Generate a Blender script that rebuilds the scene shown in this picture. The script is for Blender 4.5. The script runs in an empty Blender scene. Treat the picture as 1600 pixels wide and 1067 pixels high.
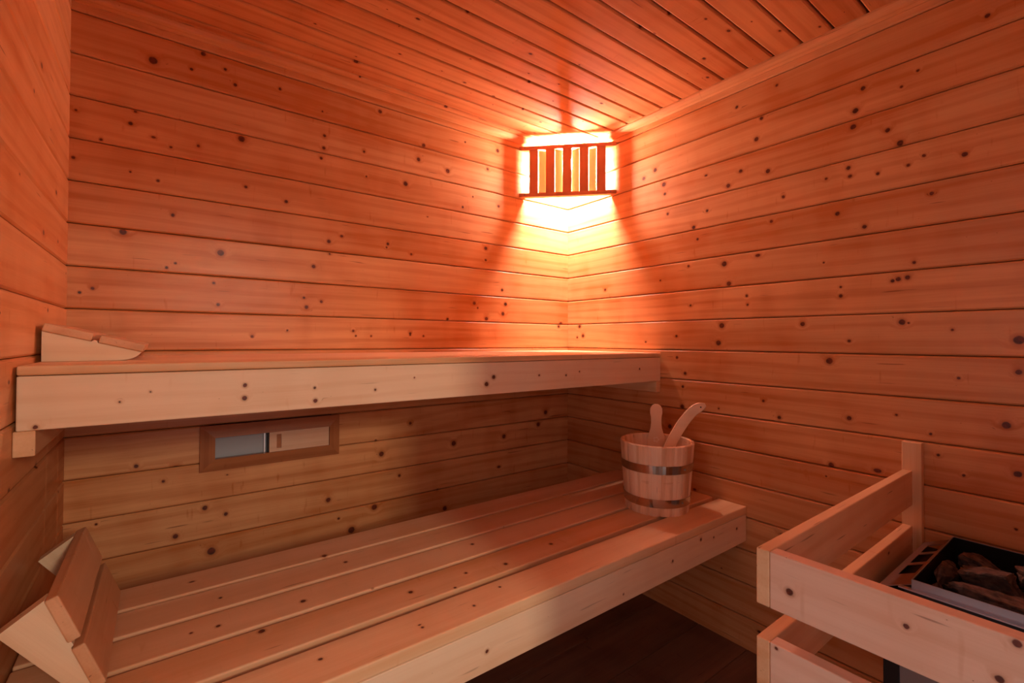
import bpy, bmesh, math, random
from mathutils import Vector, Matrix, noise
random.seed(7)
C = bpy.context.scene.collection
SC = bpy.context.scene

# ------------------------------------------------------------ camera
cam_d = bpy.data.cameras.new('camera'); cam = bpy.data.objects.new('camera', cam_d); C.objects.link(cam)
cr = Vector((0.801301, -0.598246, 0.004345)); cu = Vector((-0.010634, -0.006981, 0.999919)); cf = Vector((0.598167, 0.801282, 0.011956))
M = Matrix.Identity(4)
for i in range(3):
    M[i][0] = cr[i]; M[i][1] = cu[i]; M[i][2] = -cf[i]
M[0][3], M[1][3], M[2][3] = -1.709, -1.798, 1.117
cam.matrix_world = M
cam_d.sensor_width = 36.0; cam_d.lens = 730.83 / 1600 * 36; cam_d.shift_y = -10.77 / 1600
cam_d.clip_start = 0.02
SC.camera = cam
# ------------------------------------------------------------ world, light, exposure
W = 1.9262; CEIL = 2.10; FRONT = -2.12; S = 0.121; Z0 = 2.048
w = bpy.data.worlds.new('World'); SC.world = w; w.use_nodes = True
bg = w.node_tree.nodes['Background']; bg.inputs[0].default_value = (1.0, 0.78, 0.78, 1); bg.inputs[1].default_value = 0.72
SC.view_settings.view_transform = 'Standard'; SC.view_settings.look = 'None'
SC.view_settings.gamma = 1; SC.view_settings.use_curve_mapping = False
SC.view_settings.exposure = 0.0
ld = bpy.data.lights.new('daylight_window', 'AREA'); ld.shape = 'RECTANGLE'; ld.size = 0.22; ld.size_y = 0.5
ld.energy = 40; ld.color = (1.0, 0.80, 0.62)
lo = bpy.data.objects.new('daylight_window', ld); C.objects.link(lo)
lo.location = (-1.10, -4.5, 2.05)
lo.rotation_euler = (Vector((-1.3, 0, 1.0)) - lo.location).to_track_quat('-Z', 'Y').to_euler()

# ------------------------------------------------------------ helpers
def link(name, me, mat, parent=None):
    o = bpy.data.objects.new(name, me); C.objects.link(o)
    if mat and not me.materials: me.materials.append(mat)
    if parent: o.parent = parent
    return o
def place(o, origin, xa=(1, 0, 0), za=(0, 0, 1)):
    x = Vector(xa).normalized(); z = Vector(za).normalized(); y = z.cross(x)
    m = Matrix.Identity(4)
    for i in range(3): m[i][0] = x[i]; m[i][1] = y[i]; m[i][2] = z[i]; m[i][3] = origin[i]
    o.matrix_local = m; return o
def empty(name, loc, label, cat, group=None):
    o = bpy.data.objects.new(name, None); C.objects.link(o); o.location = loc; o.empty_display_size = .1
    o['label'] = label; o['category'] = cat
    if group: o['group'] = group
    return o
def to_mesh(bm, name, smooth=False):
    bmesh.ops.recalc_face_normals(bm, faces=bm.faces)
    me = bpy.data.meshes.new(name); bm.to_mesh(me); bm.free()
    if smooth:
        for p in me.polygons: p.use_smooth = True
    return me
def prism(name, prof, L, smooth=False, axis=0):
    """profile in (y,z) extruded along local x from 0 to L"""
    bm = bmesh.new(); n = len(prof)
    a = [bm.verts.new((0, p[0], p[1])) for p in prof]; b = [bm.verts.new((L, p[0], p[1])) for p in prof]
    for i in range(n):
        j = (i + 1) % n; f = bm.faces.new((a[i], a[j], b[j], b[i])); f.smooth = False
    bm.faces.new(a[::-1]); bm.faces.new(b)
    return to_mesh(bm, name)
def box(name, x0, x1, y0, y1, z0, z1, r=0.0, seg=2):
    bm = bmesh.new()
    bmesh.ops.create_cube(bm, size=1)
    for v in bm.verts:
        v.co = Vector(((x0 if v.co.x < 0 else x1), (y0 if v.co.y < 0 else y1), (z0 if v.co.z < 0 else z1)))
    if r > 0:
        bmesh.ops.bevel(bm, geom=list(bm.edges), offset=r, segments=seg, affect='EDGES', profile=0.5)
    return to_mesh(bm, name)
def bbox(name, x0, x1, y0, y1, z0, z1, mat, parent=None, r=0.0, seg=2):
    """box whose local x is its longest world direction, so the grain runs along it"""
    d = [x1 - x0, y1 - y0, z1 - z0]; k = d.index(max(d))
    px, py, pz = (parent.matrix_world.translation if parent else Vector((0, 0, 0))) if not parent else parent.location
    if k == 0: ax, az, dims = (1, 0, 0), (0, 0, 1), (d[0], d[1], d[2])
    elif k == 1: ax, az, dims = (0, 1, 0), (0, 0, 1), (d[1], d[0], d[2])
    else: ax, az, dims = (0, 0, 1), (0, 1, 0), (d[2], d[0], d[1])
    me = box(name, -dims[0] / 2, dims[0] / 2, -dims[1] / 2, dims[1] / 2, -dims[2] / 2, dims[2] / 2, r, seg)
    o = link(name, me, mat, parent)
    place(o, ((x0 + x1) / 2 - px, (y0 + y1) / 2 - py, (z0 + z1) / 2 - pz), ax, az)
    return o

# ------------------------------------------------------------ materials
def simple(name, col, rough=.5, metal=0, spec=.5):
    m = bpy.data.materials.new(name); m.use_nodes = True; b = m.node_tree.nodes['Principled BSDF']
    b.inputs['Base Color'].default_value = (*col, 1); b.inputs['Roughness'].default_value = rough; b.inputs['Metallic'].default_value = metal
    b.inputs['Specular IOR Level'].default_value = spec
    return m
def wood(name, base, dark, knots=(), kcol=(0.075, 0.014, 0.006), seed=0.0, rough=.40, kn=1.0, contrast=1.0, spec=.30, streak=1.0, face='xz', fine=1.0):
    m = bpy.data.materials.new(name); m.use_nodes = True
    nt = m.node_tree; N = nt.nodes; Lk = nt.links; b = N['Principled BSDF']
    def nd(t, **kw):
        n = N.new(t)
        for k, v in kw.items(): setattr(n, k, v)
        return n
    def inp(n, i, v):
        if isinstance(v, bpy.types.NodeSocket): Lk.new(v, n.inputs[i])
        else: n.inputs[i].default_value = v
    def mth(op, a, c=0.0, d=0.0, clamp=False):
        n = nd('ShaderNodeMath', operation=op, use_clamp=clamp); inp(n, 0, a); inp(n, 1, c); inp(n, 2, d); return n.outputs[0]
    def vec(op, a, c=(0, 0, 0)):
        n = nd('ShaderNodeVectorMath', operation=op); inp(n, 0, a); inp(n, 1, c); return n.outputs[1] if op == 'DISTANCE' else n.outputs[0]
    def noi(v, scale=1, detail=3, rough=.55, dist=0):
        n = nd('ShaderNodeTexNoise'); inp(n, 'Vector', v); inp(n, 'Scale', scale); inp(n, 'Detail', detail); inp(n, 'Roughness', rough); inp(n, 'Distortion', dist); return n
    def ramp(f, p0, p1, c0=0.0, c1=1.0):
        n = nd('ShaderNodeMapRange'); n.interpolation_type = 'SMOOTHSTEP'; inp(n, 0, f); inp(n, 1, p0); inp(n, 2, p1); inp(n, 3, c0); inp(n, 4, c1); return n.outputs[0]
    def mix(f, a, c, bt='MIX'):
        n = nd('ShaderNodeMix', data_type='RGBA', blend_type=bt); inp(n, 0, f); inp(n, 6, a); inp(n, 7, c); return n.outputs[2]
    tc = nd('ShaderNodeTexCoord'); oi = nd('ShaderNodeObjectInfo')
    off = mth('MULTIPLY_ADD', oi.outputs['Random'], 83.0, seed * 7.31)
    cmb = nd('ShaderNodeCombineXYZ'); inp(cmb, 0, off); inp(cmb, 1, mth('MULTIPLY', off, .37)); inp(cmb, 2, mth('MULTIPLY', off, .61))
    P = vec('ADD', tc.outputs['Object'], cmb.outputs[0])
    geo = nd('ShaderNodeNewGeometry')
    # random knots
    sx = nd('ShaderNodeSeparateXYZ'); Lk.new(P, sx.inputs[0]); kc2 = nd('ShaderNodeCombineXYZ')
    inp(kc2, 0, mth('MULTIPLY', sx.outputs[0], 5.2 * fine)); inp(kc2, 1, mth('MULTIPLY', sx.outputs[2 if face == 'xz' else 1], 8.5 * fine)); kv = kc2.outputs[0]
    vo = nd('ShaderNodeTexVoronoi'); vo.voronoi_dimensions = '2D'; vo.feature = 'F1'; inp(vo, 'Vector', kv); inp(vo, 'Scale', 1.0); inp(vo, 'Randomness', 1.0)
    sep = nd('ShaderNodeSeparateColor'); Lk.new(vo.outputs['Color'], sep.inputs[0])
    rad = ramp(sep.outputs[0], 1 - .5 * kn, 1.0, 0.0, 0.060)
    kd = mth('DIVIDE', vo.outputs['Distance'], mth('ADD', rad, .0035))       # 1 at the knot's edge
    wob = noi(P, 90, 2)
    if knots:
        pw = nd('ShaderNodeVectorMath', operation='MULTIPLY_ADD'); inp(pw, 0, wob.outputs['Color']); inp(pw, 1, (.003, .003, .003)); inp(pw, 2, geo.outputs['Position'])
        pos = vec('SUBTRACT', pw.outputs[0], (.0015, .0015, .0015))
        for (kx, ky, kz, kr) in knots:
            d = vec('DISTANCE', pos, (kx, ky, kz))
            kd = mth('MINIMUM', kd, mth('MULTIPLY', d, 1.0 / kr))
    core = ramp(kd, .70, 1.08, 1.0, 0.0)
    ring = mth('MULTIPLY', ramp(kd, .85, 1.0, 0.0, 1.0), ramp(kd, 1.05, 1.8, 1.0, 0.0))
    halo = ramp(kd, 1.0, 3.6, 1.0, 0.0)
    # grain deflected round the knots
    warp = nd('ShaderNodeCombineXYZ'); inp(warp, 1, mth('MULTIPLY', halo, .010)); inp(warp, 2, mth('MULTIPLY', halo, .014))
    G = vec('ADD', P, warp.outputs[0])
    lowf = noi(vec('MULTIPLY', G, (.9, 6, 6)), 1, 3, .5)
    gz = vec('MULTIPLY', G, (1.5, 17, 17))
    g1 = noi(gz, 1, 4, .6, .4)
    g2 = noi(vec('MULTIPLY', G, (5, 260, 260)), 1, 2, .6)
    wv = nd('ShaderNodeTexWave'); wv.wave_type = 'BANDS'; wv.bands_direction = 'Z'
    inp(wv, 'Vector', vec('MULTIPLY', G, (.10, .62, .62))); inp(wv, 'Scale', 11.0); inp(wv, 'Distortion', 9.0); inp(wv, 'Detail', 2.0); inp(wv, 'Detail Scale', .6)
    rings = ramp(wv.outputs[0], .55, 1.0)
    f = mth('ADD', mth('MULTIPLY', ramp(g1.outputs[0], .36, .75), .36 * contrast), mth('MULTIPLY', rings, .24 * contrast))
    f = mth('ADD', f, mth('MULTIPLY', ramp(lowf.outputs[0], .38, .7), .38 * contrast))
    f = mth('ADD', f, mth('MULTIPLY', ramp(g2.outputs[0], .35, .8), .15 * contrast))
    bl = noi(vec('MULTIPLY', G, (7, 3, 3)), 1, 2, .5)
    f = mth('ADD', f, mth('MULTIPLY', ramp(bl.outputs[0], .45, .75), .26 * contrast))
    vs_ = noi(vec('MULTIPLY', G, (75, 13, 13)), 1, 1, .5)
    f = mth('ADD', f, mth('MULTIPLY', ramp(vs_.outputs[0], .70, .84), .38 * streak))
    f = mth('ADD', f, mth('MULTIPLY', mth('SUBTRACT', oi.outputs['Random'], .5), .26 * contrast))
    f = mth('ADD', f, mth('MULTIPLY', halo, .10), 0.0, True)
    col = mix(f, (*base, 1), (*dark, 1))
    # short dark pitch streaks
    st = noi(vec('MULTIPLY', G, (7, 120, 120)), 1, 1, .5)
    stm = mth('MULTIPLY', ramp(st.outputs[0], .735, .80), .65 * streak)
    kc = (*kcol, 1)
    col = mix(stm, col, (dark[0] * .35, dark[1] * .22, dark[2] * .2, 1))
    col = mix(mth('MULTIPLY', ring, .45), col, (dark[0] * .72, dark[1] * .55, dark[2] * .45, 1))
    kcv = mix(ramp(wob.outputs[0], .35, .7), kc, (kcol[0] * 2.2, kcol[1] * 1.9, kcol[2] * 1.6, 1))
    col = mix(mth('MULTIPLY', core, .97), col, kcv)
    Lk.new(col, b.inputs['Base Color'])
    b.inputs['Specular IOR Level'].default_value = spec
    inp(b, 'Roughness', mth('MULTIPLY_ADD', g1.outputs[0], .16, rough - .08))
    bu = nd('ShaderNodeBump'); inp(bu, 'Strength', .22); inp(bu, 'Distance', .0012)
    inp(bu, 'Height', mth('ADD', mth('MULTIPLY', g2.outputs[0], .6), mth('MULTIPLY', mth('ADD', g1.outputs[0], lowf.outputs[0]), .7)))
    Lk.new(bu.outputs[0], b.inputs['Normal'])
    return m

WALL_B, WALL_D = (0.76, 0.375, 0.158), (0.54, 0.178, 0.045)
BEN_B, BEN_D = (0.89, 0.58, 0.325), (0.70, 0.34, 0.140)
m_ben = wood('bench_wood', BEN_B, BEN_D, kn=.3, seed=3, contrast=.8)
m_rail = wood('guard_wood', BEN_B, BEN_D, kn=.45, seed=11, contrast=.9)
m_trim = wood('trim_wood', WALL_B, WALL_D, kn=.3, seed=21)
m_wallx = wood('wall_wood', WALL_B, WALL_D, kn=.8, seed=5)
m_ceil = wood('ceiling_wood', (.72, .315, .12), (.48, .145, .038), kn=1.6, seed=8, rough=.62, spec=.2, fine=1.35)
m_back = simple('groove_backing', (.16, .055, .022), .8)
m_floor = wood('floor_laminate', (.24, .125, .080), (.075, .036, .024), kn=0, seed=31, rough=.38, contrast=.8, face='xy')
m_red = wood('red_cedar', (.78, .29, .12), (.58, .19, .07), kn=0, seed=41, rough=.5)
m_backslat = wood('pale_slat_wood', (.86, .56, .32), (.74, .42, .20), kn=0, seed=43)
m_vent = wood('vent_frame_wood', (.52, .20, .075), (.33, .105, .035), kn=.1, seed=45)
m_panel = wood('vent_panel_wood', (.80, .52, .34), (.62, .33, .18), kn=.15, seed=46)
m_head = wood('headrest_wood', (.92, .74, .50), (.78, .54, .32), kn=.15, seed=47)
m_headslat = wood('headrest_slat_wood', (.76, .44, .24), (.58, .27, .12), kn=.05, seed=48)
m_buck = wood('bucket_wood', (.92, .62, .40), (.66, .34, .18), kn=.05, seed=51, contrast=1.5)
m_ladle = wood('ladle_wood', (.88, .58, .36), (.74, .42, .22), kn=0, seed=53, contrast=.6)
m_steel = simple('steel_band', (.56, .50, .44), .16, 1)
m_heat = simple('heater_steel', (.50, .47, .50), .36, 1)
m_black = simple('black_enamel', (.008, .007, .008), .5)
m_gray = simple('gray_plate', (.30, .27, .27), .6)
m_duct = simple('duct_plate', (.36, .38, .40), .45)
m_ceram = simple('lamp_porcelain', (.8, .78, .74), .35)
m_metal = simple('aluminium', (.6, .6, .6), .35, 1)
m_screw = simple('screw_zinc', (.35, .3, .26), .4, 1)
m_glow = bpy.data.materials.new('lamp_glow'); m_glow.use_nodes = True
_b = m_glow.node_tree.nodes['Principled BSDF']; _b.inputs['Base Color'].default_value = (.9, .85, .8, 1)
_b.inputs['Emission Color'].default_value = (1.0, .69, .62, 1); _b.inputs['Emission Strength'].default_value = 3500
m_stone = bpy.data.materials.new('heater_stone'); m_stone.use_nodes = True
def _stone():
    nt = m_stone.node_tree; N = nt.nodes; L = nt.links; b = N['Principled BSDF']
    tc = N.new('ShaderNodeTexCoord'); n = N.new('ShaderNodeTexNoise'); n.inputs['Scale'].default_value = 60; n.inputs['Detail'].default_value = 6
    L.new(tc.outputs['Object'], n.inputs['Vector'])
    r = N.new('ShaderNodeValToRGB'); L.new(n.outputs[0], r.inputs[0]); e = r.color_ramp.elements
    e[0].position = .35; e[0].color = (.030, .020, .018, 1); e[1].position = .72; e[1].color = (.17, .10, .072, 1)
    L.new(r.outputs[0], b.inputs['Base Color']); b.inputs['Roughness'].default_value = .72
    bu = N.new('ShaderNodeBump'); bu.inputs['Strength'].default_value = .9; bu.inputs['Distance'].default_value = .004
    n2 = N.new('ShaderNodeTexNoise'); n2.inputs['Scale'].default_value = 45; n2.inputs['Detail'].default_value = 8; L.new(tc.outputs['Object'], n2.inputs['Vector'])
    L.new(n2.outputs[0], bu.inputs['Height']); L.new(bu.outputs[0], b.inputs['Normal'])
_stone()

# knots the photograph shows, in metres on their own boards (along, height, radius in mm)
KB = [(-1.742,1.968,15.7),(-1.614,2.036,10.3),(-1.645,1.975,6.1),(-1.553,2.007,6.3),(-1.524,1.965,7.5),(-1.388,1.996,6.7),(-1.793,1.76,7.7),(-1.504,1.789,14.0),(-1.782,1.799,5.8),(-1.859,1.694,5.6),(-1.695,1.713,5.0),(-1.624,1.735,6.2),(-1.726,1.602,5.9),(-1.792,1.615,3.8),(-1.239,1.825,8.3),(-1.237,1.871,7.1),(-1.026,2.024,10.2),(-1.913,1.764,4.5),(-1.917,1.628,6.3),(-1.722,2.087,9.9),(-1.676,2.082,6.0),(-1.445,2.101,5.5),(-1.251,2.095,7.1),(-1.807,1.433,12.3),(-1.56,1.399,13.6),(-1.702,1.337,5.9),(-1.68,1.353,5.0),(-1.271,1.383,9.3),(-1.218,1.481,9.5),(-1.172,1.507,7.3),(-1.215,1.435,4.8),(-1.872,1.261,6.4),(-1.9,1.247,5.4),(-1.578,1.299,6.2),(-1.565,1.229,7.3),(-1.303,1.267,5.8),(-1.294,1.233,9.3),(-1.243,1.256,7.1),(-1.466,1.126,6.5),(-1.357,1.148,4.5),(-1.688,1.502,7.0),(-1.49,1.63,6.5),(-1.365,1.603,7.9),(-1.248,1.785,7.1),(-0.836,1.937,10.8),(-0.916,1.758,13.2),(-1.079,1.753,5.0),(-0.859,1.872,10.7),(-0.721,1.854,12.6),(-0.633,2.003,5.7),(-0.512,1.909,8.9),(-0.456,2.008,12.0),(-1.089,1.848,6.2),(-1.245,1.959,4.7),(-1.01,0.664,13.9),(-0.683,0.664,15.4),(-0.412,0.662,13.6),(-0.201,0.697,14.4),(-1.037,0.46,15.1),(-0.725,0.39,13.8),(-1.126,0.392,17.1),(-0.934,0.566,7.8),(-1.212,0.523,11.8),(-0.153,0.753,14.6),(-1.174,0.446,6.0),(-1.033,0.72,6.3),(-0.888,0.773,7.9),(-0.76,0.476,6.8),(-1.857,0.582,4.6),(-1.671,0.502,10.0),(-1.595,0.574,10.3),(-1.576,0.431,16.5),(-1.537,0.542,8.4),(-1.769,0.735,7.7),(-1.703,0.678,5.9),(-0.99,1.501,7.7),(-0.995,1.486,5.1),(-0.889,1.471,6.6),(-0.644,1.709,7.1),(-0.449,1.747,9.0),(-0.591,1.765,5.8),(-0.426,1.354,9.1),(-0.581,1.284,10.1),(-0.562,1.263,5.8),(-0.406,1.288,12.2),(-0.421,1.242,12.1),(-0.515,1.215,11.8),(-0.717,1.207,8.4),(-1.125,1.15,6.1),(-1.115,1.131,4.9),(-1.055,1.131,5.0),(-0.891,1.143,6.6),(-0.891,1.137,5.3),(-0.831,1.133,5.4),(-0.52,1.54,11.8),(-0.52,1.486,7.4),(-0.065,1.189,10.0)]
KR = [(-0.978,1.846,11.0),(-0.996,1.915,8.7),(-1.279,1.831,11.3),(-1.299,1.892,9.3),(-1.273,1.783,11.3),(-1.359,1.742,9.0),(-1.388,1.694,11.5),(-1.524,1.618,8.9),(-1.569,1.966,7.9),(-1.392,1.857,5.3),(-1.441,1.641,6.0),(-1.406,1.624,6.1),(-0.873,1.705,10.4),(-1.018,1.719,10.8),(-0.921,1.747,9.0),(-1.069,1.615,7.3),(-1.199,1.642,5.9),(-1.26,1.659,8.5),(-1.264,1.632,7.6),(-1.23,1.522,8.7),(-1.301,1.467,8.3),(-1.457,1.53,6.8),(-1.029,1.538,7.5),(-0.729,1.575,9.8),(-0.746,1.524,7.3),(-0.545,1.86,11.9),(-0.485,1.839,10.8),(-0.589,1.785,13.0),(-0.594,1.743,7.8),(-0.906,1.991,7.9),(-0.608,1.655,7.7),(-0.787,1.629,7.2),(-1.429,1.887,5.2),(-1.335,1.62,6.4),(-1.048,2.011,6.4),(-0.857,1.411,13.9),(-0.875,1.334,12.6),(-0.847,1.176,13.9),(-0.833,1.11,14.0),(-0.259,1.362,8.8),(-0.087,1.189,12.4),(-0.111,1.141,12.3),(-0.07,1.133,7.8),(-0.65,1.137,7.6),(-0.496,1.112,5.4),(-0.653,1.048,7.6),(-0.691,0.985,8.7),(-0.68,0.93,7.5),(-0.677,0.848,12.5),(-1.054,0.854,8.4),(-1.001,0.906,6.5),(-0.619,0.758,12.8),(-0.834,0.859,4.7),(-0.572,1.376,5.2),(-0.706,1.421,7.4),(-0.942,1.283,6.7),(-0.945,1.25,5.5),(-0.715,1.261,6.1),(-1.128,1.175,10.1),(-1.39,1.174,11.4),(-1.405,1.171,4.3),(-1.26,1.119,6.6),(-1.497,1.15,4.1),(-1.206,1.055,13.6),(-1.62,1.123,15.1),(-1.597,0.908,12.3),(-1.616,0.789,10.6),(-1.518,0.763,4.8),(-1.612,0.651,4.5),(-1.451,0.862,5.1),(-1.467,0.807,5.0),(-1.21,0.724,11.6),(-1.196,0.685,3.9),(-1.259,0.88,9.4),(-1.055,0.854,7.3),(-1.376,0.905,4.4),(-1.509,1.02,4.9),(-1.418,1.343,6.0),(-1.238,1.289,4.8),(-1.238,1.261,7.7),(-1.382,1.299,8.8),(-1.403,1.302,8.7),(-1.369,1.295,7.1),(-1.619,1.043,9.1),(-1.191,1.372,3.9)]
KU = [(-1.557,1.011,5.8),(-1.558,0.982,6.6),(-1.406,0.997,4.0),(-1.404,0.965,6.3),(-1.777,0.99,3.2),(-1.728,1.007,2.9),(-1.896,0.952,4.7),(-1.252,0.983,4.4),(-0.895,0.979,9.0),(-0.868,1.0,8.1),(-0.68,0.998,4.4),(-0.555,0.993,4.6),(-0.144,1.002,5.2),(-0.488,1.004,3.7),(-1.139,1.01,3.2)]
KL = [(-0.299,0.471,6.2),(-0.453,0.444,4.9),(-0.072,0.453,5.7),(-0.222,0.459,4.7),(-0.681,0.416,3.9),(-1.134,0.437,5.6),(-1.082,0.5,6.5),(-1.136,0.514,4.9)]
KG = [(-1.449,0.702,6.9),(-1.601,0.72,4.5),(-1.707,0.751,5.8),(-1.692,0.699,5.6),(-1.428,0.598,3.2)]
KT = [(-1.54,-0.718,7.9),(-1.445,-0.65,7.3),(-1.466,-0.877,4.8),(-1.231,-0.76,6.8),(-0.967,-0.78,6.9),(-0.975,-0.624,5.6),(-0.787,-0.759,6.6),(-1.61,-0.645,5.3),(-1.656,-0.64,3.9),(-1.308,-0.517,6.0),(-1.078,-0.759,4.9),(-1.298,-0.693,3.8),(-1.136,-0.805,3.9),(-1.047,-0.866,3.9),(-1.269,-0.901,4.0),(-1.14,-0.897,4.3),(-1.596,-0.523,4.4),(-1.344,-0.445,8.0)]

# ------------------------------------------------------------ setting
T = 0.014   # board thickness
def structure(o): o['kind'] = 'structure'; return o
def slab(name, x0, x1, y0, y1, z0, z1, mat): return structure(link(name, box(name, x0, x1, y0, y1, z0, z1), mat))
bk = .10
wall_back = slab('wall_back', -W - bk, bk, T, T + bk, -.05, CEIL + .15, m_back)
wall_right = slab('wall_right', T, T + bk, FRONT - .1, T, -.05, CEIL + .15, m_back)
SD0, SD1, SDZ = -2.00, -1.12, 1.98       # glazed side door behind the left picture edge
def _wl():
    bm = bmesh.new()
    for (a, b, c, d) in ((SD1, T, -.05, CEIL + .15), (FRONT - .1, SD0, -.05, CEIL + .15), (SD0, SD1, SDZ, CEIL + .15)):
        r = bmesh.ops.create_cube(bm, size=1)
        for v in r['verts']: v.co = Vector(((-W - T - bk if v.co.x < 0 else -W - T), (a if v.co.y < 0 else b), (c if v.co.z < 0 else d)))
    return structure(link('wall_left', to_mesh(bm, 'wall_left'), m_back))
wall_left = _wl()
ceiling = slab('ceiling', -W - .1, .1, FRONT - .1, .1, CEIL + T, CEIL + .1, m_back)
floor = slab('floor', -W - .1, .1, FRONT - .1, .1, -.10, -.012, simple('floor_bed', (.01, .006, .005), .9))

def wall_prof(h, ch=.0042, gap=.0012):
    """tongue-and-groove board: y from 0 (front) to T (back), z from 0 to h, face edges chamfered"""
    a, b = gap, h - gap
    return [(0.0, a + ch), (ch * .9, a), (T - .001, a), (T - .001, b), (ch * .9, b), (0.0, b - ch)]
mat_cache = {}
def row_mat(tag, k, lo, hi, table, horiz):
    ks = []
    for (a, z, r) in table:
        if lo - .004 <= z < hi + .004:
            ks.append((a, 0, z, r * .00080) if horiz else (0, a, z, r * .00080))
    rnd = random.Random(hash((tag == 'b', k)) & 0xffff)
    j = rnd.uniform(-.05, .05); q = rnd.uniform(.93, 1.06)
    base = (min(.9, WALL_B[0] * q), WALL_B[1] * (q + j * .5), WALL_B[2] * (q + j))
    return wood('wall_board_wood', base, WALL_D, ks, seed=k * 3.7 + (50 if horiz else 0), kn=.10 if ks else .40, contrast=1.2, rough=.36, streak=1.0)
rows = []   # (zlow, zhigh, k)
rows.append((Z0, CEIL + .012, 0))
for k in range(1, 18): rows.append((max(Z0 - S * k, -.012), Z0 - S * (k - 1), k))
VX0, VX1 = -1.585, -1.200
for (lo_, hi_, k) in rows:
    h = hi_ - lo_
    pr = wall_prof(h)
    # back wall: seen from -y, local y = +y is into the wall
    mb = row_mat('b', k, lo_, hi_, KB, True)
    spans = [(-W - .006, VX0), (VX1, .006)] if k == 11 else [(-W - .006, .006)]
    for (a, b) in spans:
        o = link('board', prism('board', pr, b - a), mb, wall_back); place(o, (a, 0, lo_))
    # right wall: local x runs along -y so that local y points into the wall (+x)
    mr = row_mat('r', k, lo_, hi_, KR, False)
    o = link('board', prism('board', pr, -FRONT), mr, wall_right); place(o, (0, 0, lo_), (0, -1, 0))
    # left wall: local x along +y, local y = -x
    for (a, b) in ([(SD1, 0), (FRONT, SD0)] if lo_ < SDZ else [(FRONT, 0)]):
        o = link('board', prism('board', wall_prof(h, .0042, .0009), b - a), m_wallx, wall_left); place(o, (-W, a, lo_), (0, 1, 0))
# ceiling boards run along x; visible shadow gaps
CS = .090; y1 = -.06 ; k = 0
y_edges = [.012, -.06] + [-.06 - CS * i for i in range(1, 24)]
for i in range(len(y_edges) - 1):
    hi_, lo_ = y_edges[i], max(y_edges[i + 1], FRONT)
    if hi_ <= FRONT: break
    h = hi_ - lo_
    g = .0030; c = .0050; rr = T - .002
    pr = [(0, g + c), (.0015, g + c * .4), (c, g), (rr, g), (rr, h - g), (c, h - g), (.0015, h - g - c * .4), (0, h - g - c)]
    o = link('board', prism('board', pr, W + .012), m_ceil, ceiling)
    # local y -> +z (up, away from room), local z -> world y ;  x = along +x: y = z cross x
    m = Matrix(((-1, 0, 0, .006), (0, 0, 1, lo_), (0, 1, 0, CEIL), (0, 0, 0, 1)))
    o.matrix_local = m
# floor planks, long side along x
fw = .192; y = 0.02; row = 0; frnd = random.Random(4)
while y > FRONT:
    x = -W - .01; first = frnd.uniform(.7, 1.25)
    while x < 0.01:
        L_ = min(first if x < -W else 1.28, .012 - x)
        if L_ < .02: break
        o = link('plank', prism('plank', [(.0, .0), (.0, .0105), (.0012, .012), (fw - .0032, .012), (fw - .002, .0105), (fw - .002, .0)], L_ - .002), m_floor, floor)
        place(o, (x, y - fw, -.012)); x += L_
    y -= fw
# front wall with the doorway the daylight comes through (behind the camera)
DX0, DX1, DZ = -1.90, -1.012, 1.74
wf = bmesh.new()
def addbox(bm, x0, x1, y0, y1, z0, z1):
    r = bmesh.ops.create_cube(bm, size=1)
    for v in r['verts']: v.co = Vector(((x0 if v.co.x < 0 else x1), (y0 if v.co.y < 0 else y1), (z0 if v.co.z < 0 else z1)))
addbox(wf, DX1, .1, FRONT - .09, FRONT - T, -.05, CEIL + .15); addbox(wf, -W - .1, DX0, FRONT - .09, FRONT - T, -.05, CEIL + .15); addbox(wf, DX0, DX1, FRONT - .09, FRONT - T, DZ, CEIL + .15)
wall_front = structure(link('wall_front', to_mesh(wf, 'wall_front'), m_back))
for (lo_, hi_, k) in rows:
    spans = [(DX1, .006)] if lo_ < DZ else [(-W, .006)]
    for (a, b) in spans:
        o = link('board', prism('board', wall_prof(hi_ - lo_), b - a), m_wallx, wall_front); place(o, (b, FRONT, lo_), (-1, 0, 0))
df = bmesh.new(); addbox(df, DX0 - .0, DX0 + .03, FRONT - .1, FRONT + .012, 0, DZ); addbox(df, DX1 - .03 + .03, DX1 + .05, FRONT - .1, FRONT + .014, 0, DZ); addbox(df, DX0, DX1 + .05, FRONT - .1, FRONT + .014, DZ, DZ + .05)
structure(link('door_1', to_mesh(df, 'door_1'), m_trim))
df = bmesh.new()
for (a, b, c, d) in ((SD1 - .03, SD1 + .02, 0, SDZ), (SD0 - .02, SD0 + .03, 0, SDZ), (SD0, SD1, SDZ - .02, SDZ + .03)): addbox(df, -W - .11, -W + .012, a, b, c, d)
structure(link('door_2', to_mesh(df, 'door_2'), m_trim))
# cornice mouldings
def cornice(name, L, loc, xa):
    p = .030; hgt = .028
    pr = [(0, 0), (0, hgt)] + [(-p, hgt), (-p, hgt - .006)]
    for i in range(1, 6):
        t = i / 6 * math.pi / 2
        pr.append((-p + .004 + (p - .010) * (1 - math.cos(t)), hgt - .008 - (hgt - .012) * math.sin(t)))
    pr += [(-.005, .0)]
    pr = [(y_, z_) for y_, z_ in pr]
    o = link(name, prism(name, pr, L), m_trim); structure(o); place(o, loc, xa); return o
cornice('trim_1', W, (-W, 0, CEIL - .028), (1, 0, 0))
cornice('trim_2', -FRONT, (0, 0, CEIL - .028), (0, -1, 0))
cornice('trim_3', -FRONT, (-W, FRONT, CEIL - .028), (0, 1, 0))

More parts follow.
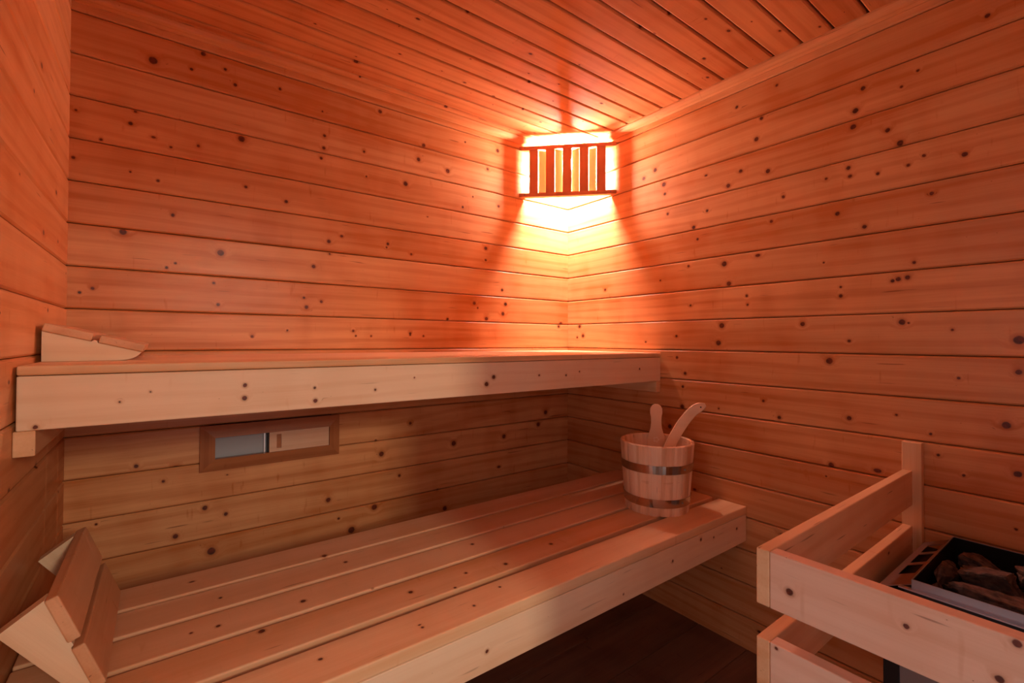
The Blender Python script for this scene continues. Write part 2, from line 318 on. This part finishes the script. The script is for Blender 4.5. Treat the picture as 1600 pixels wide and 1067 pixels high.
# ------------------------------------------------------------ benches
def slat_mesh(L, wd, t, r=.005): return box('slat', -L / 2, L / 2, -wd / 2, wd / 2, -t / 2, t / 2, r, 3)
def bench(name, label, ztop, t, ys, fasc_y, fasc_h, knots_top, knots_front, mid, gap=.004):
    root = empty(name, (-W / 2, fasc_y, 0 if mid else ztop - t - fasc_h), label, 'bench')
    px, py, pz = root.location
    x0, x1 = -W + gap, -gap
    for i, (ya, yb) in enumerate(ys):
        kk = [(x, y_, ztop, r * .00092) for (x, y_, r) in knots_top if ya - .004 <= y_ <= yb + .004]
        m = wood('bench_slat_wood', (BEN_B[0], BEN_B[1] * (1 - .02 * i % 3), BEN_B[2]), BEN_D, kk, seed=60 + i * 5 + ztop * 9, kn=.22, contrast=.85, rough=.42, face='xy')
        bbox('slat', x0, x1, ya, yb, ztop - t, ztop, m, root, r=.0035, seg=3)
    kk = [(x, fasc_y, z, r * .00092) for (x, z, r) in knots_front]
    m = wood('fascia_wood', (.91, .67, .44), (.76, .45, .24), kk, seed=90 + ztop * 5, kn=.12, contrast=.75, rough=.42, streak=.6)
    bbox('fascia', x0, x1, fasc_y + .0015, fasc_y + .030, ztop - t - fasc_h, ztop - t - .0012, m, root, r=.0025)
    return root
ub = bench('upper_bench', 'long pale wooden upper sauna bench high against the back wall below the lamp', 1.066, .018,
           [(-.577, -.464), (-.459, -.346), (-.341, -.228), (-.223, -.110), (-.105, -.003)], -.577, .102, [], KU, False)
for xa in (-W + .0005, -.0305):
    c = bbox('support_cleat', xa, xa + .030, -.573 - (.004 if xa < -1 else 0), -.0005, .899, .946, m_ben, ub, r=.002)
for xa in (-W + .034, -1.30, -.65, -.064):
    bbox('cross_bearer', xa, xa + .03, -.546, -.002, .966, 1.0475, m_ben, ub, r=.002)
lb = bench('lower_bench', 'wide lower sauna bench of five pine slats holding the wooden bucket', .518, .028,
           [(-.943, -.835), (-.812, -.704), (-.690, -.5835), (-.570, -.465), (-.452, -.342)], -.943, .098, KT, KL, False)
for xa in (-W + .0005, -.0305):
    bbox('support_cleat', xa, xa + .030, -.910, -.335, .3925, .4365, m_ben, lb, r=.002)
for xa in (-W + .0005, -1.30, -.65, -.0305):
    bbox('cross_bearer', xa, xa + .03, -.911, -.340, .4370, .4895, m_ben, lb, r=.002)

# ------------------------------------------------------------ headrests
def headrest(label, A, ang, y_near, y_far):
    """profile (a,b): a along the base, b up; a -> direction ang in the world xz plane; length along y"""
    root = empty('headrest', (A[0], y_near, A[1]), label, 'headrest', 'wooden headrests at the left wall')
    root.rotation_euler = (0, -ang, 0)
    h, sl = .066, math.radians(15.5); cs, sn = math.cos(sl), math.sin(sl)
    def sp(s, t): return (s * cs + t * sn, h - s * sn + t * cs)
    prof = [(0, 0), (0, h)] + [sp(.0838, 0), sp(.086, .004), sp(.0925, .004), sp(.0948, 0), sp(.176, 0)]
    e = prof[-1]
    for i in range(1, 7):
        t = i / 6; prof.append((e[0] * (1 - t) ** 2 + 2 * t * (1 - t) * .158 + t * t * .128, e[1] * (1 - t) ** 2 + 0.0 + 0))
    L_ = y_far - y_near
    for (ya, yb) in ((.007, .035), (L_ - .038, L_ - .010)):
        bm = bmesh.new()
        a = [bm.verts.new((p[0], ya, p[1])) for p in prof]; b = [bm.verts.new((p[0], yb, p[1])) for p in prof]
        n = len(prof)
        for i in range(n): bm.faces.new((a[i], a[(i + 1) % n], b[(i + 1) % n], b[i]))
        bm.faces.new(a); bm.faces.new(b[::-1])
        link('side_support', to_mesh(bm, 'side_support'), m_head, root)
    for s0 in (0.0, .0955):
        o = link('slat', box('slat', 0, L_, -.0415, .0415, 0, .018, .0025, 2), m_headslat, root)
        c = sp(s0 + .0415, .0003)
        # local x along +y, local z along slope normal
        place(o, (c[0], 0, c[1]), (0, 1, 0), (sn, 0, cs))
    return root
headrest('pale wooden wedge headrest lying flat on the left end of the upper bench', (-W + .008, 1.0665), 0.0, -.392, -.040)
headrest('wooden two-slat backrest wedge leaning on the left wall over the lower bench', (-1.9125, .6515), -math.radians(54), -.738, -.385)

# ------------------------------------------------------------ bucket
def ringmesh(name, prof, n=48, a0=0, a1=2 * math.pi, smooth=True):
    bm = bmesh.new(); full = abs(a1 - a0 - 2 * math.pi) < 1e-6; cnt = n if full else n + 1
    rings = [[bm.verts.new((r * math.cos(a0 + (a1 - a0) * i / n), r * math.sin(a0 + (a1 - a0) * i / n), z)) for (r, z) in prof] for i in range(cnt)]
    m_ = len(prof)
    for i in range(n):
        A_, B_ = rings[i], rings[(i + 1) % cnt]
        for j in range(m_): bm.faces.new((A_[j], B_[j], B_[(j + 1) % m_], A_[(j + 1) % m_]))
    if not full: bm.faces.new(rings[0]); bm.faces.new(rings[-1][::-1])
    return to_mesh(bm, name, smooth)
BX, BY, BZ = -.265, -.746, .518
RB, RT, BH, TH = .111, .130, .240, .013
buck = empty('sauna_bucket', (BX, BY, BZ), 'round pale wooden bucket with two steel hoops on the lower bench', 'bucket')
NS = 18
m_b2 = wood('bucket_wood_light', (.94, .67, .46), (.74, .42, .24), kn=.05, seed=52, contrast=1.3)
for i in range(NS):
    a0 = 2 * math.pi * i / NS + .06; a1 = 2 * math.pi * (i + 1) / NS + .06; e = .0035
    bm = bmesh.new(); n = 4
    cols = []
    for j in range(n + 1):
        a = a0 + (a1 - a0) * j / n; ee = .0022 if j in (0, n) else 0.0
        cols.append([bm.verts.new(((r - ee * (1 if o_ else 0)) * math.cos(a), (r - ee * (1 if o_ else 0)) * math.sin(a), z)) for (r, z, o_) in
                     ((RB, 0, 1), (RT - .001, BH - .003, 1), (RT - .004, BH, 0), (RT - TH + .003, BH, 0), (RT - TH, BH - .003, 0), (RB - TH, 0, 0))])
    for j in range(n):
        for q in range(6): bm.faces.new((cols[j][q], cols[j + 1][q], cols[j + 1][(q + 1) % 6], cols[j][(q + 1) % 6]))
    bm.faces.new(cols[0]); bm.faces.new(cols[-1][::-1])
    me = to_mesh(bm, 'stave')
    o = link('stave', me, m_buck if i % 2 else m_b2, buck)
    # grain runs upright: swap the mesh into a frame whose x is world z
    R_ = Matrix(((0, 0, 1), (0, 1, 0), (-1, 0, 0)))     # columns give world axes of local axes
    Rm = Matrix(((0, 0, -1), (0, 1, 0), (1, 0, 0)))
    me.transform(Rm.inverted().to_4x4()); o.matrix_local = Rm.to_4x4()
def rad_at(z): return RB + (RT - RB) * z / BH
for (za, zb) in ((.146, .1745), (.030, .0585)):
    prof = [(rad_at(za) + .0002, za), (rad_at(zb) + .0002, zb), (rad_at(zb) + .0022, zb), (rad_at(za) + .0022, za)]
    hoop = link('hoop', ringmesh('hoop', prof, 72, smooth=False), m_steel, buck)
    a = math.radians(-97)
    rv = link('rivet', box('rivet', -.003, .003, -.003, .003, -.003, .003, .002), m_screw, hoop)
    rv.location = ((rad_at((za + zb) / 2) + .0025) * math.cos(a), (rad_at((za + zb) / 2) + .0025) * math.sin(a), (za + zb) / 2)
bm = bmesh.new(); bmesh.ops.create_cone(bm, cap_ends=True, segments=40, radius1=.100, radius2=.101, depth=.012)
o = link('bottom', to_mesh(bm, 'bottom'), m_buck, buck); o.location = (0, 0, .020)
# upright handle board inside the back of the bucket
hd = Vector((.80, .60, 0)).normalized()        # outward direction where it stands
outl = [(-.030, .185), (-.029, .228), (-.0235, .243), (-.0185, .262), (-.0165, .285), (-.0170, .305), (-.0200, .322), (-.0195, .338), (-.0140, .349), (-.0060, .3545)]
outl = [(x * 1.14, z) for x, z in outl]; outl = outl + [(-x, z) for x, z in outl[::-1]]
bm = bmesh.new(); hv = []
for t_ in (0, .014): hv.append([bm.verts.new((z, x, t_)) for x, z in outl])
n = len(outl)
for i in range(n): bm.faces.new((hv[0][i], hv[0][(i + 1) % n], hv[1][(i + 1) % n], hv[1][i]))
bm.faces.new(hv[0]); bm.faces.new(hv[1][::-1])
bmesh.ops.recalc_face_normals(bm, faces=bm.faces)
bmesh.ops.bevel(bm, geom=[e for e in bm.edges if abs(e.verts[0].co.z - e.verts[1].co.z) < 1e-6], offset=.0022, segments=2, affect='EDGES')
hb = link('handle_board', to_mesh(bm, 'handle_board'), m_ladle, buck)
place(hb, (hd.x * .0985, hd.y * .0985, 0), (0, 0, 1), (hd.x, hd.y, 0))
# pressed star-shaped mark on the handle's foot
bm = bmesh.new()
vs = []
for i in range(10):
    a = math.pi * i / 5 + .3; r = .0125 if i % 2 == 0 else .0075; vs.append((r * math.cos(a), r * math.sin(a)))
inner = [(x * .74, y_ * .74) for x, y_ in vs]
A_ = [bm.verts.new((x, y_, 0)) for x, y_ in vs]; B_ = [bm.verts.new((x, y_, 0)) for x, y_ in inner]
A2 = [bm.verts.new((x, y_, -.0025)) for x, y_ in vs]; B2 = [bm.verts.new((x, y_, -.0025)) for x, y_ in inner]
for i in range(10):
    j = (i + 1) % 10
    bm.faces.new((A2[i], A2[j], B2[j], B2[i])); bm.faces.new((A_[i], A_[j], A2[j], A2[i])); bm.faces.new((B_[i], B_[j], B2[j], B2[i])); bm.faces.new((A_[i], A_[j], B_[j], B_[i]))
em = link('star_emblem', to_mesh(bm, 'star_emblem'), simple('emblem_wood', (.95, .74, .60), .5), hb); em.location = (.220, .0, -.0001)

# ladle: curved bentwood handle, cup inside the bucket
lad = empty('sauna_ladle', (-.245, -.745, .545), 'curved pale wooden ladle handle rising out of the bucket', 'ladle')
pts = [Vector(p) for p in ((-.248, -.722, .600), (-.236, -.751, .672), (-.224, -.779, .746), (-.211, -.802, .799), (-.198, -.825, .840), (-.184, -.849, .872), (-.164, -.878, .891))]
def catmull(P_, n=6):
    out = []
    Q = [P_[0] * 2 - P_[1]] + P_ + [P_[-1] * 2 - P_[-2]]
    for i in range(1, len(Q) - 2):
        for k_ in range(n):
            t = k_ / n
            out.append(.5 * ((2 * Q[i]) + (-Q[i - 1] + Q[i + 1]) * t + (2 * Q[i - 1] - 5 * Q[i] + 4 * Q[i + 1] - Q[i + 2]) * t * t + (-Q[i - 1] + 3 * Q[i] - 3 * Q[i + 1] + Q[i + 2]) * t ** 3))
    out.append(P_[-1]); return out
cv = catmull(pts); bm = bmesh.new(); secs = []
side = Vector((.78, -.30, -.45)).normalized()
nc = len(cv)
for i, p in enumerate(cv):
    tg = (cv[min(i + 1, nc - 1)] - cv[max(i - 1, 0)]).normalized()
    wv = tg.cross(Vector((.55, .80, -.12))).normalized(); wv = (wv + Vector((.55, .80, -.12)) * .18); wv = (wv - tg * wv.dot(tg)).normalized(); tv = tg.cross(wv)
    f = i / (nc - 1)
    hw = (.0165 + .002 * math.sin(f * math.pi)) * (1 if f < .88 else max(.35, 1 - ((f - .88) / .12) ** 2 * .65)); ht = .0075 * (1 if f < .9 else .8)
    sec = []
    for a in range(12):
        an = 2 * math.pi * a / 12; ca, sa = math.cos(an), math.sin(an)
        x = hw * (abs(ca) ** .35) * (1 if ca >= 0 else -1); y_ = ht * (abs(sa) ** .35) * (1 if sa >= 0 else -1)
        sec.append(bm.verts.new(p + wv * x + tv * y_ - lad.location))
    secs.append(sec)
for i in range(nc - 1):
    for a in range(12): bm.faces.new((secs[i][a], secs[i][(a + 1) % 12], secs[i + 1][(a + 1) % 12], secs[i + 1][a]))
bm.faces.new(secs[0][::-1]); bm.faces.new(secs[-1])
hl = link('handle', to_mesh(bm, 'handle', True), m_ladle, lad)
bm = bmesh.new(); bmesh.ops.create_icosphere(bm, subdivisions=2, radius=.0030)
ho = link('hang_hole_dark', to_mesh(bm, 'hang_hole_dark', True), m_black, hl)  # black ball paints the dark of a hang hole; nothing is cut
_p = cv[-4] - lad.location; ho.location = _p + Vector((-.57, -.77, .0)) * .0055
cup = link('cup', ringmesh('cup', [(.020, 0), (.036, .018), (.040, .050), (.036, .050), (.032, .020), (.016, .005), (.001, .005), (.001, 0)], 32), m_ladle, lad)
cup.location = (.0, .0, .0)

# ------------------------------------------------------------ corner lamp
lamp = empty('corner_lamp', (-.09, -.09, 1.80), 'glowing corner wall lamp behind a red cedar slat shade under the ceiling', 'lamp')
LP = lamp.location
u_ = Vector((1, -1, 0)).normalized(); nrm = Vector((-1, -1, 0)).normalized()
mid = Vector((-.1575, -.1575, 0))
def lampbar(name, s0, s1, z0, z1, d0, d1, mat, r=.001):
    me = box(name, z0, z1, s0, s1, d0, d1, r, 1)
    o = link(name, me, mat, lamp)
    m = Matrix.Identity(4)
    ax, ay, az = Vector((0, 0, 1)), u_, nrm
    for i in range(3): m[i][0] = ax[i]; m[i][1] = ay[i]; m[i][2] = az[i]; m[i][3] = (mid - Vector((LP.x, LP.y, LP.z)))[i]
    o.matrix_local = m; return o
def lamprail(z0, z1, L0):
    """horizontal shade rail with mitred ends against both walls"""
    bm = bmesh.new(); d0, d1 = -.016, .010
    c = .1575 * math.sqrt(2) - .001
    vs = []
    for z in (z0, z1):
        for (s, d) in ((-(c - d0 * -1) - 0, d0), ((c + d0), d0), ((c + d1), d1), (-(c + d1), d1)):
            s2 = (c + d) * (1 if s > 0 else -1)
            p = mid + u_ * s2 + nrm * d; vs.append(bm.verts.new((p.x - LP.x, p.y - LP.y, z - LP.z)))
    for f in ((0, 1, 2, 3), (4, 5, 6, 7), (0, 1, 5, 4), (1, 2, 6, 5), (2, 3, 7, 6), (3, 0, 4, 7)): bm.faces.new([vs[i] for i in f])
    return link('shade_rail', to_mesh(bm, 'shade_rail'), m_red, lamp)
rails_ = [lamprail(1.812, 1.830, 0), lamprail(2.040, 2.058, 0)]
for rl, z in zip(rails_, (1.821, 2.049)):
    for sg in (-1, 1):
        bm = bmesh.new(); bmesh.ops.create_cone(bm, cap_ends=True, segments=12, radius1=.003, radius2=.003, depth=.003)
        o = link('screw', to_mesh(bm, 'screw'), m_screw, rl); p = mid + u_ * sg * .205 + nrm * .0105
        place(o, (p.x - LP.x, p.y - LP.y, z - LP.z), (0, 0, 1), nrm)
SW = .0402; tot = .362
for i in range(5):
    s = -tot / 2 + i * 2 * SW
    lampbar('slat', s - .0015, s + SW + .0015, 1.828, 2.042, -.002, .008, m_red)
for i in range(4):
    s = -tot / 2 + (2 * i + 1) * SW + .0022
    lampbar('inner_slat', s, s + SW - .0044, 1.828, 2.042, -.026, -.018, m_backslat)
fx = link('fixture_base', box('fixture_base', -.015, .015, -.006, .028, -.015, .035, .004), m_ceram, lamp)
place(fx, (.050, .050, .165), u_, (0, 0, 1))
sk = link('socket', ringmesh('socket', [(.008, 0), (.009, .04), (.001, .04), (.001, 0)], 24), m_ceram, lamp); sk.location = (.008, .008, .165)
bm = bmesh.new(); bmesh.ops.create_uvsphere(bm, u_segments=20, v_segments=12, radius=.030)
gl = link('globe', to_mesh(bm, 'globe', True), m_glow, lamp); gl.location = (-.026, -.026, .186); gl.scale = (1, 1, 1.15)

# ------------------------------------------------------------ air vent with slider
vent = empty('air_vent', (-1.394, 0, .691), 'brown framed air vent with half-open slider under the upper bench', 'vent')
X0, X1, Zb, Zt = -1.611, -1.177, .6905, .8365; ix0, ix1, iz0, iz1 = -1.570, -1.2135, .7285, .7975
VL = vent.location; th = .018
def frame_piece(o4, i4, along):
    bm = bmesh.new(); vs = []
    for (x, z), dy in ((o4[0], -.010), (o4[1], -.010), (i4[1], -th), (i4[0], -th)): vs.append(bm.verts.new((x - VL.x, dy - .0, z - VL.z)))
    for (x, z) in (o4[0], o4[1], i4[1], i4[0]): vs.append(bm.verts.new((x - VL.x, .0 if True else 0, z - VL.z)))
    for f in ((0, 1, 2, 3), (4, 5, 6, 7), (0, 1, 5, 4), (1, 2, 6, 5), (2, 3, 7, 6), (3, 0, 4, 7)): bm.faces.new([vs[i] for i in f])
    me = to_mesh(bm, 'frame_piece'); o = link('frame_piece', me, m_vent, vent)
    if along == 'z':
        Rm = Matrix(((0, 0, 1), (0, 1, 0), (-1, 0, 0))); me.transform(Rm.inverted().to_4x4()); o.matrix_local = Rm.to_4x4()
frame_piece(((X0, Zt), (X1, Zt)), ((ix0, iz1), (ix1, iz1)), 'x'); frame_piece(((X0, Zb), (X1, Zb)), ((ix0, iz0), (ix1, iz0)), 'x')
frame_piece(((X0, Zb), (X0, Zt)), ((ix0, iz0), (ix0, iz1)), 'z'); frame_piece(((X1, Zb), (X1, Zt)), ((ix1, iz0), (ix1, iz1)), 'z')
# slider: plate with a sunk finger slot
sx0, sx1 = -1.412, ix1 - .001
bm = bmesh.new()
hx0, hx1, hz0, hz1 = -1.389, -1.374, iz0 + .011, iz1 - .010
for (a, b, c, d, ya) in ((sx0, hx0, iz0, iz1, -.010), (hx1, sx1, iz0, iz1, -.010), (hx0, hx1, iz0, hz0, -.010), (hx0, hx1, hz1, iz1, -.010), (hx0, hx1, hz0, hz1, -.004)):
    addbox(bm, a - VL.x, b - VL.x, ya, .0, c - VL.z, d - VL.z)
sl = link('slider', to_mesh(bm, 'slider'), m_panel, vent)
link('finger_slot', box('finger_slot', hx0 - VL.x + .0005, hx1 - VL.x - .0005, -.0046, -.0041, hz0 - VL.z + .0005, hz1 - VL.z - .0005), m_vent, sl)
bm = bmesh.new()
for (a, b, c, d, ya, yb) in ((ix0, sx0, iz0, iz1, .0085, .0125), (ix0 - .004, ix0, iz0, iz1, 0, .0125), (sx0 + .0, sx0 + .004, iz0, iz1, 0, .0125), (ix0, sx0, iz1, iz1 + .004, 0, .0125), (ix0, sx0, iz0 - .004, iz0, 0, .0125)):
    addbox(bm, a - VL.x, b - VL.x, ya, yb, c - VL.z, d - VL.z)
duct = link('duct', to_mesh(bm, 'duct'), m_duct, vent)
link('edge_channel', box('edge_channel', sx0 - .016 - VL.x, sx0 - .010 - VL.x, .001, .008, iz0 - VL.z, iz1 - VL.z, .001), m_metal, vent)
link('edge_channel', box('edge_channel', sx0 - .006 - VL.x, sx0 - .001 - VL.x, -.006, .008, iz0 - VL.z, iz1 - VL.z, .001), m_black, vent)

# ------------------------------------------------------------ heater guard rail
GX = -.873
gd = empty('heater_guard', (GX, -1.395, 0), 'pale wooden two-rail guard fence around the sauna heater', 'fence')
kk = [(GX, y_, z, r * .00092) for (y_, z, r) in KG]
m_fr = wood('guard_front_wood', (.90, .62, .45), (.74, .42, .26), kk, seed=14, kn=.10, contrast=.9)
for (z0, z1) in ((.661, .757), (.507, .604)):
    bbox('side_rail', GX, -.026, -1.417, -1.395, z0, z1, m_rail, gd, r=.0022, seg=3)
    bbox('front_rail', GX, GX + .026, FRONT + .03, -1.4175, z0, z1, m_fr, gd, r=.0022, seg=3)
bbox('wall_post', -.0255, -.001, -1.437, -1.393, 0, .836, m_rail, gd, r=.002)
bbox('corner_post', GX + .0265, GX + .052, -1.4620, -1.4175, 0, .50, m_rail, gd, r=.002)
bbox('front_post', GX + .0265, GX + .052, FRONT + .03, FRONT + .075, 0, .757, m_rail, gd, r=.002)

# ------------------------------------------------------------ heater
HX0, HX1, HY0, HY1, HZ = -.434, -.066, -1.975, -1.507, .615
ht = empty('sauna_heater', (-.25, -1.70, 0), 'steel sauna heater full of dark stones inside the wooden guard', 'heater')
HL = ht.location
def hbox(name, x0, x1, y0, y1, z0, z1, mat, r=0, par=None):
    return link(name, box(name, x0 - HL.x, x1 - HL.x, y0 - HL.y, y1 - HL.y, z0 - HL.z, z1 - HL.z, r), mat, par or ht)
hbox('body', -.400, -.040, -2.03, -1.452, .15, .520, m_gray, .004)
hbox('corner_strip', -.4035, -.375, -1.478, -1.449, .148, .522, m_black, .002)
for (lx, ly) in ((-.38, -1.48), (-.38, -2.01), (-.07, -1.48), (-.07, -2.01)): hbox('leg', lx - .012, lx + .012, ly - .012, ly + .012, 0, .15, m_black, .001)
# rim around the stones: open tray
bm = bmesh.new(); t = .0022
for a in ((HX0, HX0 + t, HY0, HY1, .575, HZ), (HX1 - t, HX1, HY0, HY1, .575, HZ), (HX0 + t, HX1 - t, HY1 - t, HY1, .575, HZ), (HX0 + t, HX1 - t, HY0, HY0 + t, .575, HZ)):
    addbox(bm, a[0] - HL.x, a[1] - HL.x, a[2] - HL.y, a[3] - HL.y, a[4], a[5])
hbr = link('top_rim', to_mesh(bm, 'top_rim'), m_heat, ht)
hbox('front_lip', HX0 - .012, HX0 + .001, HY0, HY1 + .02, .5935, .5965, m_heat, .001)
hbox('front_skirt', HX0 - .0005, HX0 + .002, HY0, HY1 + .012, .552, .5925, m_black, .0005)
hbox('stone_tray', HX0 + .006, HX1 - .006, HY0 + .006, HY1 - .006, .524, .530, m_black)
bm = bmesh.new(); l0, l1, l2, l3 = HX0 + t + .0002, HX1 - t - .0002, HY0 + t + .0002, HY1 - t - .0002
for a in ((l0, l0 + .002, l2, l3), (l1 - .002, l1, l2, l3), (l0 + .002, l1 - .002, l3 - .002, l3), (l0 + .002, l1 - .002, l2, l2 + .002)): addbox(bm, a[0] - HL.x, a[1] - HL.x, a[2] - HL.y, a[3] - HL.y, .530, HZ - .0015)
link('tray_liner', to_mesh(bm, 'tray_liner'), simple('matt_black', (.010, .008, .007), .9, 0, .1), ht)  # one even matt black over the whole liner
# side wing with three air holes
bm = bmesh.new()
zi, zo, yi, yo = .603, .574, HY1 + .0005, -1.446
def wing(x, v): return (x - HL.x, yi + (yo - yi) * v - HL.y, zi + (zo - zi) * v)
xs = [-.428, -.345, -.270, -.252, -.177, -.160, -.090, -.050]; vsn = [0, .22, .72, 1]
holes = {1: True, 3: True, 5: True}
for i in range(7):
    for j in range(3):
        if i in holes and j == 1: continue
        q = [wing(xs[i], vsn[j]), wing(xs[i + 1], vsn[j]), wing(xs[i + 1], vsn[j + 1]), wing(xs[i], vsn[j + 1])]
        f = [bm.verts.new(c) for c in q] + [bm.verts.new((c[0], c[1], c[2] - .002)) for c in q]
        for ff in ((0, 1, 2, 3), (4, 5, 6, 7), (0, 1, 5, 4), (1, 2, 6, 5), (2, 3, 7, 6), (3, 0, 4, 7)): bm.faces.new([f[a] for a in ff])
wg = link('side_wing', to_mesh(bm, 'side_wing'), simple('wing_steel_painted_reflection', (.36, .24, .20), .42, 1), ht)  # brown base colour paints in the guard wood's reflection on the steel
hbox('hole_dark_block', -.427, -.050, -1.5065, -1.450, .535, .566, m_black)  # added solid black block, paints the dark seen through the air holes
hbox('wall_bracket', -.040, -.0005, -1.90, -1.55, .30, .45, m_gray)
# stones
def stone(c, dims, rot, seed, label):
    bm = bmesh.new(); bmesh.ops.create_icosphere(bm, subdivisions=4, radius=1)
    rn = random.Random(seed); cuts = [(Vector((rn.gauss(0, 1), rn.gauss(0, 1), rn.gauss(0, 1))).normalized(), rn.uniform(.50, .82)) for _ in range(13)]
    for v in bm.verts:
        p = v.co.copy()
        for (n_, d) in cuts:
            e = p.dot(n_) - d
            if e > 0: p -= n_ * e * .96
        nn = noise.noise(p * 2.1 + Vector((seed * 3.1, 0, 0))) * .13 + noise.noise(p * 6.0 + Vector((0, seed * 1.7, 0))) * .075 + noise.noise(p * 14.0) * .04
        p *= (1 + nn) * 1.10
        v.co = Vector((p.x * dims[0], p.y * dims[1], p.z * dims[2]))
    o = link('heater_stone', to_mesh(bm, 'heater_stone'), m_stone); o.location = c; o.rotation_euler = rot
    o['label'] = label; o['category'] = 'stone'; o['group'] = 'stones in the heater'
    return o
ST = [
 ((-.360, -1.630, .589), (.038, .088, .034), (.05, .10, .22), 'long dark stone lying along the front steel rim of the heater'),
 ((-.252, -1.602, .592), (.048, .064, .036), (.0, .12, .10), 'ridged brown stone in the middle of the heater tray'),
 ((-.145, -1.675, .592), (.054, .060, .038), (.1, .08, .9), 'big dark stone at the back of the heater by the wall'),
 ((-.390, -1.536, .580), (.034, .022, .026), (.0, .1, .2), 'small brown stone in the front left corner of the heater rim'),
 ((-.250, -1.534, .582), (.070, .018, .028), (.0, .1, -.05), 'narrow dark stone lying across beside the left steel rim'),
 ((-.258, -1.722, .590), (.042, .044, .034), (.0, .0, .2), 'rough stone beside the long front stone, cut by the photo edge'),
 ((-.368, -1.782, .588), (.042, .044, .032), (.0, .0, .0), 'dark stone at the front rim beyond the long stone'),
 ((-.118, -1.560, .576), (.032, .036, .026), (.0, .0, .1), 'stone sunk low by the back left corner of the heater'),
 ((-.180, -1.795, .588), (.058, .055, .036), (.0, .0, .3), 'wide stone at the back of the far half of the heater'),
 ((-.330, -1.870, .586), (.060, .050, .036), (.0, .0, .2), 'broad stone at the front of the far half of the heater'),
 ((-.170, -1.910, .586), (.060, .048, .034), (.0, .0, .1), 'stone in the far back corner of the heater tray'),
]
for i, (c, d, r, l) in enumerate(ST): stone(c, d, r, i * 13 + 5, l)
# low bed of broken stone that carries the large ones
bm = bmesh.new(); rn = random.Random(99)
for i in range(110):
    x = rn.uniform(HX0 + .03, HX1 - .03); y_ = rn.uniform(HY0 + .03, HY1 - .03); z = .530 + rn.uniform(.004, .007)
    mt = Matrix.Translation((x - HL.x, y_ - HL.y, z)) @ Matrix.Rotation(rn.uniform(0, 3), 4, 'Z') @ Matrix.Diagonal((rn.uniform(.018, .028), rn.uniform(.014, .02), rn.uniform(.006, .009), 1))
    r = bmesh.ops.create_icosphere(bm, subdivisions=1, radius=1, matrix=mt)
    for v in r['verts']: v.co += Vector((rn.uniform(-.003, .003), rn.uniform(-.003, .003), rn.uniform(-.002, .002)))
sb = link('stone_bed', to_mesh(bm, 'stone_bed'), m_stone, ht); sb['kind'] = 'stuff'
